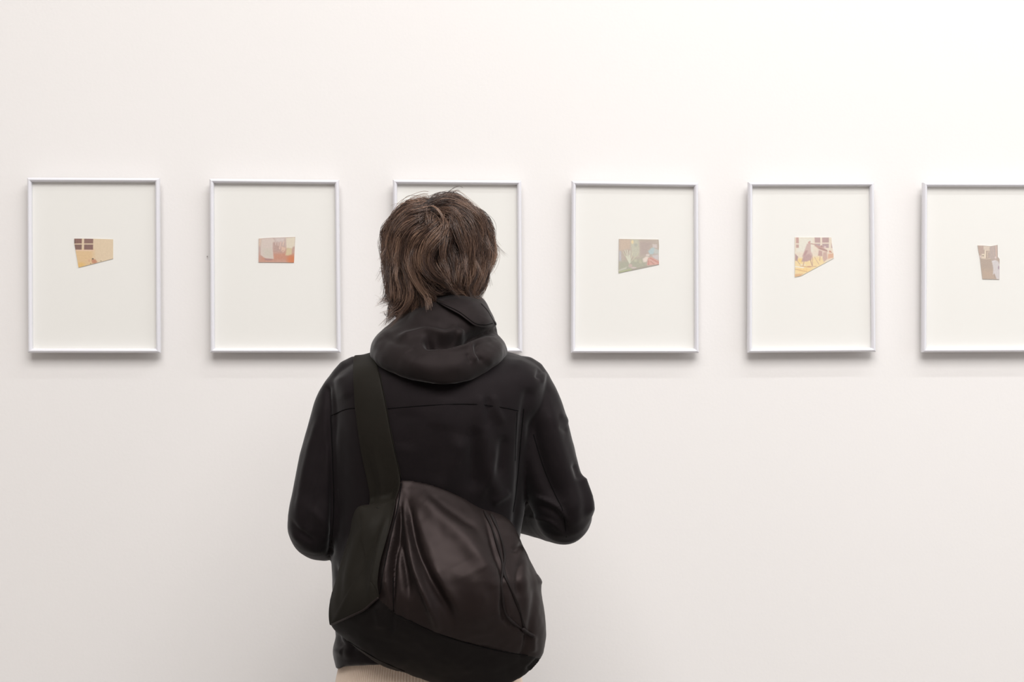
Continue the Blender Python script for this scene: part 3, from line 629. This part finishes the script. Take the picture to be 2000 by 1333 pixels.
# strap: from the top of the bag over the left shoulder and down the chest
def smoothpts(a, k=3):
    a = np.array(a, float)
    for _ in range(k): a[1:-1] = (a[:-2]+2*a[1:-1]+a[2:])/4
    return a
Ledge = catmull([(719, 995), (721, 985), (722, 965), (712, 920), (704, 880), (697, 830), (692, 790), (690, 750), (689, 722), (690, 706)], 4)
Redge = catmull([(766, 992), (774, 972), (783, 940), (775, 902), (767, 865), (760, 828), (753, 790), (746, 755), (740, 728), (736, 708)], 4)
Wn = 9; rows = []
for a, b in zip(Ledge, Redge):
    row = []
    for k in range(Wn):
        t = k/(Wn-1); q = a*(1-t)+b*t; h = hit([B_jk, B_bg], q[0], q[1])
        e_ = 0
        while h is None: e_ += 4; h = hit([B_jk], q[0]+e_*.2, q[1]+e_)
        d = (h[0]-CAM).normalized()
        fold = .004*math.exp(-((t-.38)/.10)**2)*np.clip((q[1]-860)/60, 0, 1) - .004*math.exp(-((t-.2)/.12)**2)*np.clip((q[1]-860)/60, 0, 1)
        row.append(np.array(h[0]-d*(.004+fold)))
    rows.append(row)
# over the shoulder (in front it is pressed on the chest)
top = rows[-1]; xl, xr = top[0][0], top[-1][0]
def chest(x, z):
    h = B_jk.ray_cast(Vector((x, -.2, z)), Vector((0, -1, 0))); return h[0].y if h[0] is not None else YP+.1
def down(x, y):
    h = B_jk.ray_cast(Vector((x, y, 1.6)), Vector((0, 0, -1))); return h[0].z if h[0] is not None else 1.4
for yy in np.linspace(top[4][1]+.02, YP+.045, 7):
    rows.append([np.array((xl+(xr-xl)*k/(Wn-1), yy, down(xl+(xr-xl)*k/(Wn-1), yy)+.004)) for k in range(Wn)])
z0 = rows[-1][4][2]-.02
wst = xr-xl
for s in np.linspace(0, 1, 20):
    z = z0-.42*s; row = []
    for k in range(Wn):
        x = xl+.235*s+wst*k/(Wn-1)*.9; zz = z+.03*s*k/(Wn-1); row.append(np.array((x, chest(x, zz)+.005, zz)))
    rows.append(row)
for (cx_, cy_, cz_, wx) in ((.137, -.600, z0-.45, .6), (.152, -.640, z0-.465, .3), (.156, -.69, z0-.475, .0), (.152, -.74, z0-.48, 0), (.140, -.80, z0-.48, -.2)):
    h = B_jk.ray_cast(Vector((1.0, cy_, cz_)), Vector((-1, 0, 0))); 
    if h[0] is not None and cy_ > -.78: cx_ = h[0].x+.005
    rows.append([np.array((cx_+(k/(Wn-1)-.5)*wst*.5*wx*(1 if wx > .5 else .3), cy_, cz_+(k/(Wn-1)-.5)*wst*.8)) for k in range(Wn)])
R = np.array(rows); 
for _ in range(3): R[1:-1] = (R[:-2]+2*R[1:-1]+R[2:])/4
nR = len(R); V = list(R.reshape(-1, 3)); Fc = [(i*Wn+k, i*Wn+k+1, (i+1)*Wn+k+1, (i+1)*Wn+k) for i in range(nR-1) for k in range(Wn-1)]
sme = mesh(V, Fc); strap = obj('shoulder_strap', sme, M_strap, bag, True)
sol = strap.modifiers.new('s', 'SOLIDIFY'); sol.thickness = .003; sol.offset = 0
sb = strap.modifiers.new('b', 'SUBSURF'); sb.levels = 1; sb.render_levels = 2
ribbon('strap_edge', [(784, 936), (776, 902), (768, 865), (761, 828), (754, 790), (747, 755), (741, 728)], [bvh_of(sme), B_jk], .0012, M_strap, strap, .0025, .0008)

# sweater showing under the jacket -----------------------------------
sw = []; zs = np.linspace(P(845, 1235, YP).z, P(845, 1235, YP).z-.17, 26); NS = 1400
for z in zs:
    k = (zs[0]-z)/.17; cx = P(838, 1290, YP).x; wv = .148+.034*k; hb = .108+.026*k; row = []
    for j in range(NS):
        a = 2*math.pi*j/NS; rib = .0017*math.sin(a*200)
        c, s = math.cos(a), math.sin(a); e = 2/2.25
        row.append((cx+(wv+rib)*math.copysign(abs(c)**e, c), YP+(hb+rib)*math.copysign(abs(s)**e, s), z))
    sw.append(row)
me = mesh(*loft(sw)); fixnormals(me); obj('knitted_sweater', me, M_knit, person, True)

# body, face, hands ---------------------------------------------------
hc = P(858, 486, -.655)             # middle of the head
def head():
    R_ = []; N = 64; vz = np.linspace(-1, 1, 41)
    tab = [(-.122, .012, .0, .045), (-.116, .032, .010, .062), (-.104, .046, .03, .076), (-.085, .056, .055, .084), (-.06, .063, .075, .088), (-.03, .069, .088, .088), (0, .074, .096, .087), (.03, .077, .101, .088), (.06, .074, .098, .083), (.085, .060, .082, .068), (.103, .038, .055, .045), (.112, .012, .02, .014)]
    for z, w_, b_, f_ in catmull(tab, 3):
        row = []; z = z*.74 if z > 0 else z*.95; w_ *= .93; b_ *= .93
        for j in range(N):
            a = 2*math.pi*j/N; c, s = math.cos(a), math.sin(a); x = w_*c; y = (f_ if s > 0 else max(b_, .001))*s
            if s > 0:                                    # the face, turned to the wall
                xx = x; g = lambda x0, z0, sx, sz: math.exp(-((xx-x0)/sx)**2-((z-z0)/sz)**2)
                y += .022*g(0, -.028, .011, .016)*s+.010*g(0, -.008, .008, .02)*s - .010*(g(.032, .004, .016, .012)+g(-.032, .004, .016, .012))+.005*g(0, .022, .05, .010)*s
                y += .006*(g(0, -.062, .022, .006)+g(0, -.073, .018, .006))*s-.003*g(0, -.067, .02, .002)+.006*g(0, -.10, .02, .012)*s
            row.append(np.array((hc.x+x, hc.y+y, hc.z+z)))
        R_.append(row)
    return loft(R_)
def V3(x, y, z): return np.array((FOOT.x+x, YP+y, z))
parts = [head(), tube([V3(.0, .0, 1.30), V3(.0, .0, 1.40), (hc.x, hc.y-.01, hc.z-.07)], [.062, .054, .052], 24, 5),
         tube([V3(0, 0, .88), V3(0, 0, 1.0), V3(0, 0, 1.15), V3(0, 0, 1.28)], [.105, .095, .100, .090], 28, 5),
         tube([V3(-.14, 0, 1.34), V3(0, 0, 1.33), V3(.14, 0, 1.34)], [.04, .065, .04], 24, 5)]
for sx in (-1, 1):   # ears
    parts.append(tube([(hc.x+sx*.076, hc.y-.004, hc.z+.02), (hc.x+sx*.083, hc.y-.008, hc.z+.006), (hc.x+sx*.078, hc.y-.002, hc.z-.024)], [.009, .011, .006], 12, 4))
wL = np.array(P(800, 975, -.40)); wR = np.array(P(900, 966, -.40))
aL = [P(700, 752, -.685), P(650, 880, -.695), P(619, 1015, -.695), P(668, 1020, -.57), wL]
aR = [P(1018, 752, -.685), P(1060, 880, -.70), P(1098, 996, -.70), P(1050, 1000, -.575), wR]
for a in (aL, aR): parts.append(tube(a, [.045, .040, .036, .034, .025], 20, 6))
for sx, w_ in ((1, wL), (-1, wR)):   # hands resting one against the other
    f = np.array((sx*.62, .60, .50)); f /= np.linalg.norm(f); n_ = np.array((-sx*.55, .80, -.25)); n_ -= f*(n_ @ f); n_ /= np.linalg.norm(n_); s_ = np.cross(f, n_)*sx
    off = np.array((0, .0 if sx > 0 else .035, 0)); w0 = w_+off
    if sx < 0: parts.append(tube([w_, w0], [.024, .024], 16, 3))
    for k in (-.024, -.008, .008, .024): parts.append(tube([w0+s_*k*.6, w0+f*.045+s_*k, w0+f*.082+s_*k*1.1], [.015, .0145, .011], 14, 4))
    for k, ln in ((-.030, .056), (-.010, .072), (.010, .078), (.030, .070)):
        b = w0+f*.083+s_*k*1.05; parts.append(tube([b-f*.02, b, b+f*ln*.42+n_*.006, b+f*ln*.72+n_*.022, b+f*ln*.86+n_*.036], [.010, .0092, .0085, .0078, .0068], 12, 4))
    parts.append(tube([w0+f*.02-s_*.018, w0+f*.045-s_*.040, w0+f*.072-s_*.050+n_*.012, w0+f*.095-s_*.050+n_*.020], [.013, .0115, .010, .008], 12, 4))
for sx in (-1, 1):
    parts.append(tube([V3(sx*.08, 0, .90), V3(sx*.09, .0, .70), V3(sx*.095, .01, .48), V3(sx*.10, -.01, .30), V3(sx*.10, -.01, .08)], [.075, .070, .056, .050, .036], 24, 5))
    parts.append(tube([V3(sx*.10, -.03, .045), V3(sx*.105, .06, .035), V3(sx*.11, .14, .03)], [.032, .030, .022], 16, 5))
bme = remesh(parts, .0038, 2); obj('body', bme, M_skin, person, True)
for sx in (-1, 1):
    me = mesh(*tube([(hc.x+sx*.032, hc.y+.060, hc.z+.004), (hc.x+sx*.032, hc.y+.062, hc.z+.004)], [.0105, .0105], 16, 2)); fixnormals(me); ey = obj('eye', me, M_eye, person, True)
    me = mesh(*tube([(hc.x+sx*.032, hc.y+.0705, hc.z+.003), (hc.x+sx*.032, hc.y+.0728, hc.z+.003)], [.0045, .003], 12, 1, False)); fixnormals(me); obj('iris', me, M_trouser, ey, True)
tr = [tube([V3(-.03, 0, .84), V3(.03, 0, .87)], [.105, .105], 30, 4)]
for sx in (-1, 1): tr.append(tube([V3(sx*.066, 0, .86), V3(sx*.082, .0, .70), V3(sx*.095, .01, .48), V3(sx*.10, 0, .28), V3(sx*.10, 0, .13)], [.084, .083, .074, .068, .064], 30, 6))
tm = remesh(tr, .007, 3); ripple(tm, 14, .006, 2, (1, 1, 2)); obj('trousers', tm, M_trouser, person, True)
for sx in (-1, 1):
    me = remesh([tube([V3(sx*.10, -.05, .062), V3(sx*.102, .02, .062), V3(sx*.108, .12, .050), V3(sx*.112, .175, .042)], [.044, .044, .042, .030], 24, 5), tube([V3(sx*.10, -.03, .07), V3(sx*.10, -.03, .11)], [.044, .043], 20, 3)], .005, 3)
    sh = obj('shoe', me, M_shoe, person, True)
    so = loft([[(FOOT.x+sx*.105+.047*math.cos(a)*(1 if math.sin(a) > 0 else .85), YP+.055+.155*math.sin(a), z) for a in np.linspace(0, 2*math.pi, 40, endpoint=False)] for z in (0, .024)])
    me = mesh(*so); fixnormals(me); obj('sole', me, M_sole, sh)

# hair ------------------------------------------------------------------
hair_rows = [(377, 845, 868, -.655, .012, .012), (381, 829, 886, -.655, .036, .036), (388, 815, 899, -.655, .064, .055), (399, 798, 912, -.655, .086, .072), (413, 781, 927, -.655, .101, .085), (430, 768, 942, -.655, .110, .092),
             (450, 759, 953, -.655, .115, .090), (475, 756, 957, -.655, .117, .070), (500, 757, 957, -.655, .116, .045), (525, 758, 951, -.655, .110, .03), (545, 761, 944, -.655, .102, .02), (565, 762, 935, -.657, .092, .01),
             (583, 762, 926, -.66, .084, .0), (602, 764, 905, -.665, .074, .0), (620, 764, 880, -.67, .060, .0), (632, 768, 850, -.672, .04, .0)]
full = [list(r) for r in hair_rows]
hv = loft(rings(full, 72, 2.12, 4)); hvm = mesh(*hv); fixnormals(hvm); B_hv = bvh_of(hvm)
# under layer
hcp = co_of(hvm); cc = np.array(hc); hcp = cc+(hcp-cc)*np.array((.90, .90, .925)); capm = hvm.copy(); set_co(capm, hcp)
ripple(capm, 40, .006, 9, (1.6, 1.6, .5))
hair = obj('hair', capm, M_haircap, person, True)
pole = Vector((-.08, -.78, .62)).normalized(); down_ = Vector((0, 0, -1))
guides = []
FLOW = '''900,280 960,230 1050,230 1130,300 1200,420 1240,560 1230,680
880,200 980,190 1080,200 1160,240 1240,340 1330,430 1390,520 1400,640 1380,760
950,330 1020,300 1100,360 1170,480 1190,600 1170,700
1250,400 1300,480 1310,580 1260,650
1330,480 1360,580 1350,700 1330,840 1290,960 1240,1040
960,200 880,180 820,200 790,260
780,340 700,330 620,370 560,440 510,540 490,660
800,390 700,400 620,460 570,560 560,680 590,790 620,880
860,430 760,450 680,520 620,620 590,700 610,800
940,450 850,500 770,580 720,660 710,760 735,840
980,460 900,520 850,600 810,680 830,780 870,840
1000,470 930,560 880,640 850,720 870,790 920,850
1010,480 980,580 960,680 990,760 1020,840 1040,900
1020,480 1020,600 1050,720 1060,820 1080,900
1090,500 1110,600 1150,680 1140,760 1100,830 1080,900 1110,980 1190,1030
1110,520 1160,600 1210,700 1240,790 1250,880 1220,960
1180,460 1240,560 1290,660 1310,760 1290,880
870,840 920,900 980,950 1050,990 1080,1040
780,830 840,900 900,960 960,1010 1020,1030
740,800 760,880 800,960 850,1020
660,820 680,900 710,980 700,1060 650,1130
490,560 490,680 500,780 520,880 530,980
530,700 540,800 570,900 610,1000 600,1090 560,1140
520,880 540,960 580,1040 570,1120 520,1150 490,1130
640,980 640,1080 580,1180 500,1240
660,1080 600,1160 540,1230 480,1300
520,420 490,500 480,600
930,310 970,370 990,450
860,310 850,360 880,430
1000,300 1060,400 1090,490
800,290 740,300 660,340
1230,980 1210,1040 1260,1060'''
fp, ft = [], []
for ln_ in FLOW.split('\n'):
    c_ = catmull([[648+float(v.split(',')[0])/4.5, 342+float(v.split(',')[1])/4.5] for v in ln_.split()], 6)
    t_ = np.gradient(c_, axis=0); t_ /= np.linalg.norm(t_, axis=1)[:, None]; fp.append(c_); ft.append(t_)
fp = np.concatenate(fp); ft = np.concatenate(ft)
def flow(p):
    q = proj(p[None])[0]; w_ = np.exp(-((fp-q)**2).sum(1)/(9.0**2)); tot = w_.sum()
    if tot < 1e-4: return None, 0
    d = (ft*w_[:, None]).sum(0)/tot; return RT*d[0]-UP*d[1], min(1, tot/1.2)
def shell(n): 
    h = B_hv.ray_cast(Vector(cc), n); 
    return (h[3] if h[0] is not None else .11)
def grow(n0, length, s0, bend, wob, flick, ph):
    pts = []; n = n0.copy(); K = 15; st = length/K; swirl = bend
    for i in range(K+1):
        f = i/K; r = shell(n)*(1+.06*noise.noise(n*4.0)+.03*noise.noise(n*10))
        s = s0*(.88+.15*math.sin(min(1, f*2.2)*math.pi/2))+.015*math.sin(f*6+ph)
        if flick: s += flick*max(0, f-.72)**2*8
        else: s -= .12*max(0, f-.6)
        p = cc+np.array(n)*r*s; pts.append(p)
        away = (n-pole*n.dot(pole)); away = away.normalized() if away.length > 1e-3 else Vector((1, 0, 0))
        g = (down_-n*down_.dot(n)); g = g.normalized() if g.length > 1e-3 else away
        side = n.cross(away)
        ang = math.acos(max(-1, min(1, n.dot(pole)))); wg = min(1, ang/1.1)*.75
        q = n*2.4
        nz = noise.noise(q+Vector((7, 3, 1)))*2.2+noise.noise(q*2.3+Vector((5, .06*ph, 1)))*1.6+noise.noise(q*4+Vector((1, ph*.1, 4)))*.3
        t = away*(1-wg)+g*wg+side*(swirl*math.exp(-ang*1.5)*2.5+wob*math.sin(f*8+ph)+nz)
        t = (t-n*t.dot(n)).normalized()
        if n.y < .3:
            fd, fw = flow(p)
            if fd is not None:
                fd = fd-n*fd.dot(n); fd = fd.normalized() if fd.length > 1e-4 else t
                fw *= min(1, (.3-n.y)*4); t = (t*(1-fw)+(fd+side*(wob*.25*math.sin(f*6+ph)+nz*.10))*fw*1.6+side*.28*math.sin(f*9+4*noise.noise(n0*3))).normalized()
        n = (n+t*(st/r)).normalized()
    pts = np.array(pts)
    for _ in range(2): pts[1:-1] = (pts[:-2]+2*pts[1:-1]+pts[2:])/4
    return pts
NG = 680; k = 0
while len(guides) < NG:
    k += 1; z = random.uniform(-.62, 1) if k % 5 else random.uniform(.3, 1); a = random.uniform(0, 2*math.pi); rr = math.sqrt(1-z*z); n = Vector((rr*math.cos(a), rr*math.sin(a), z))
    if k % 6 == 0: n = (pole+Vector((random.gauss(0, .22), random.gauss(0, .22), random.gauss(0, .22)))).normalized()
    if n.y > .35 and n.z < .55: continue
    if n.y > .1 and n.z < -.1: continue
    L = random.uniform(.07, .135)*(1 if n.z > -.1 else .62)
    if n.y > .3: L *= .5
    left = n.x < -.3
    lowleft = left and n.z < .1
    guides.append((grow(n, L*(1.25 if lowleft else 1), random.choice((random.uniform(.91, .96), random.uniform(.97, 1.05))), random.uniform(.1, .6), random.uniform(.1, .45), (random.uniform(.1, .5) if (random.random() < (.35 if lowleft else .08)) else 0), random.uniform(0, 6.28)), random.random()))
SV = []; ST = []; K = 16
def strand(pts, rad, tone):
    tan = np.gradient(pts, axis=0); tan /= np.linalg.norm(tan, axis=1)[:, None]+1e-9
    u = np.cross(tan, np.array((.3, .2, .93))); u /= np.linalg.norm(u, axis=1)[:, None]+1e-9; v = np.cross(tan, u)
    f = np.linspace(0, 1, len(pts)); r = rad*(1-.75*f**3)
    R_ = np.stack([pts+(u*math.cos(a)+v*math.sin(a))*r[:, None] for a in (0, 2.094, 4.189)], 1)
    SV.append(R_.reshape(-1, 3)); ST.append(np.full(len(pts)*3, tone))
for g, tn in guides:
    m_ = 27; f = np.linspace(0, 1, K)[:, None]
    wd = random.uniform(.005, .0105)
    for c_ in range(m_):
        o = rng.normal(size=3); o -= 0; o *= wd/1.6
        o2 = rng.normal(size=3)*wd*.35
        clump = (1-.88*f**.9)*.95+.05
        lift = (g-cc); lift /= np.linalg.norm(lift, axis=1)[:, None]
        p = g+o*clump+o2*f + rng.normal(size=3)*.0006
        ln = random.uniform(.8, 1.03); idx = np.linspace(0, (K-1)*min(1, ln), K)
        p = np.stack([np.interp(idx, np.arange(K), p[:, q]) for q in range(3)], 1)
        wav = np.sin(np.linspace(0, 9, K)+rng.uniform(0, 6))[:, None]*rng.normal(size=3)*.0005
        strand(p+wav, random.uniform(.00026, .00042), np.clip(.52+.34*(tn-.5)*2+rng.normal()*.16, 0, 1))
def stray(pts3, rad=.0004, tone=.6):
    strand(catmull(pts3, 5)[:K] if False else np.stack([np.interp(np.linspace(0, 1, K), np.linspace(0, 1, len(catmull(pts3, 6))), catmull(pts3, 6)[:, q]) for q in range(3)], 1), rad, tone)
def SP(l, Y=-.66): return [tuple(P(x, y, Y)) for x, y in l]
for dy in (0, 2, 4, 5): stray(SP([(830+dy, 392+dy), (812, 394+dy*.6), (792, 396+dy*.5), (774+dy, 398+dy), (763+dy*2, 402+dy)]), .00042, .75)
for l in ([(868, 384), (876, 374), (888, 367), (897, 364), (904, 367)], [(875, 386), (885, 376), (893, 372), (900, 374)], [(880, 384), (900, 386), (912, 392), (918, 400)], [(905, 396), (918, 402), (926, 412)],
          [(845, 382), (860, 375), (872, 378)], [(935, 420), (940, 416), (944, 420)], [(950, 440), (960, 440), (963, 446)], [(952, 450), (962, 452), (961, 462)],
          [(762, 530), (755, 526), (748, 525), (741, 523)], [(764, 532), (756, 530), (748, 530), (740, 532)], [(765, 528), (755, 528), (746, 528)],
          [(770, 600), (760, 612), (752, 614), (749, 608)], [(775, 606), (764, 616), (756, 618), (750, 613)], [(775, 612), (764, 624), (756, 628), (752, 636)], [(768, 615), (760, 622), (754, 624)], [(765, 575), (757, 584), (757, 592), (764, 598)], [(780, 408), (772, 418), (768, 428)], [(775, 420), (765, 428), (760, 440)]):
    stray(SP(l, -.665), .00045, .5); stray([(a+random.uniform(-.001, .001), b, c+random.uniform(-.0015, .0015)) for a, b, c in SP(l, -.668)], .0004, .4)
for q in range(34):
    a = random.gauss(0, 1.5); stray([tuple(P(648+x/4.5+a*(1-.1*i)+random.gauss(0, .5), 342+y/4.5+random.gauss(0, .5), -.655-.098-.014*math.sin(i*.6)+random.uniform(-.002, .002))) for i, (x, y) in enumerate([(880, 270), (930, 300), (968, 360), (985, 420), (975, 470)])], .00035, random.uniform(.5, 1))
# locks hanging on the left over the hood
for q in range(190):
    x0 = random.uniform(762, 815); e = random.uniform(-1, 1)
    l = [(x0+6, 545), (x0+2, 565), (x0-2*random.random(), 585), (x0-4+4*e, 603+6*random.random()), (x0-8-6*random.random(), 612+22*random.random())]
    if x0 > 785: l = [(a, b-8-(x0-785)*.5) for a, b in l]
    l = [(max(a, 755+random.uniform(-2, 4)), b) for a, b in l]
    yb = -.66-.06*min(1, (x0-760)/50); stray([tuple(P(a, b, yb-.012*i/4+random.uniform(-.003, .003))) for i, (a, b) in enumerate(l)], .00045, random.uniform(.15, .6))
SVa = np.concatenate(SV); ns = len(SV)
b = (np.arange(ns)*K*3)[:, None, None]; i = np.arange(K-1)[None, :, None]*3; j = np.arange(3)[None, None, :]; j2 = (j+1) % 3
Q = np.stack([b+i+j, b+i+j2, b+i+3+j2, b+i+3+j], -1).reshape(-1, 4)
sme = bpy.data.meshes.new('hair_strands'); sme.vertices.add(len(SVa)); sme.vertices.foreach_set('co', SVa.astype(np.float32).ravel())
sme.loops.add(Q.size); sme.loops.foreach_set('vertex_index', Q.astype(np.int32).ravel()); sme.polygons.add(len(Q)); sme.polygons.foreach_set('loop_start', (np.arange(len(Q))*4).astype(np.int32))
sme.update(calc_edges=True)
at = sme.attributes.new('tone', 'FLOAT', 'POINT'); at.data.foreach_set('value', np.concatenate(ST).astype(np.float32))
hs = obj('hair_strands', sme, M_hair, hair, True); hs['kind'] = 'stuff'
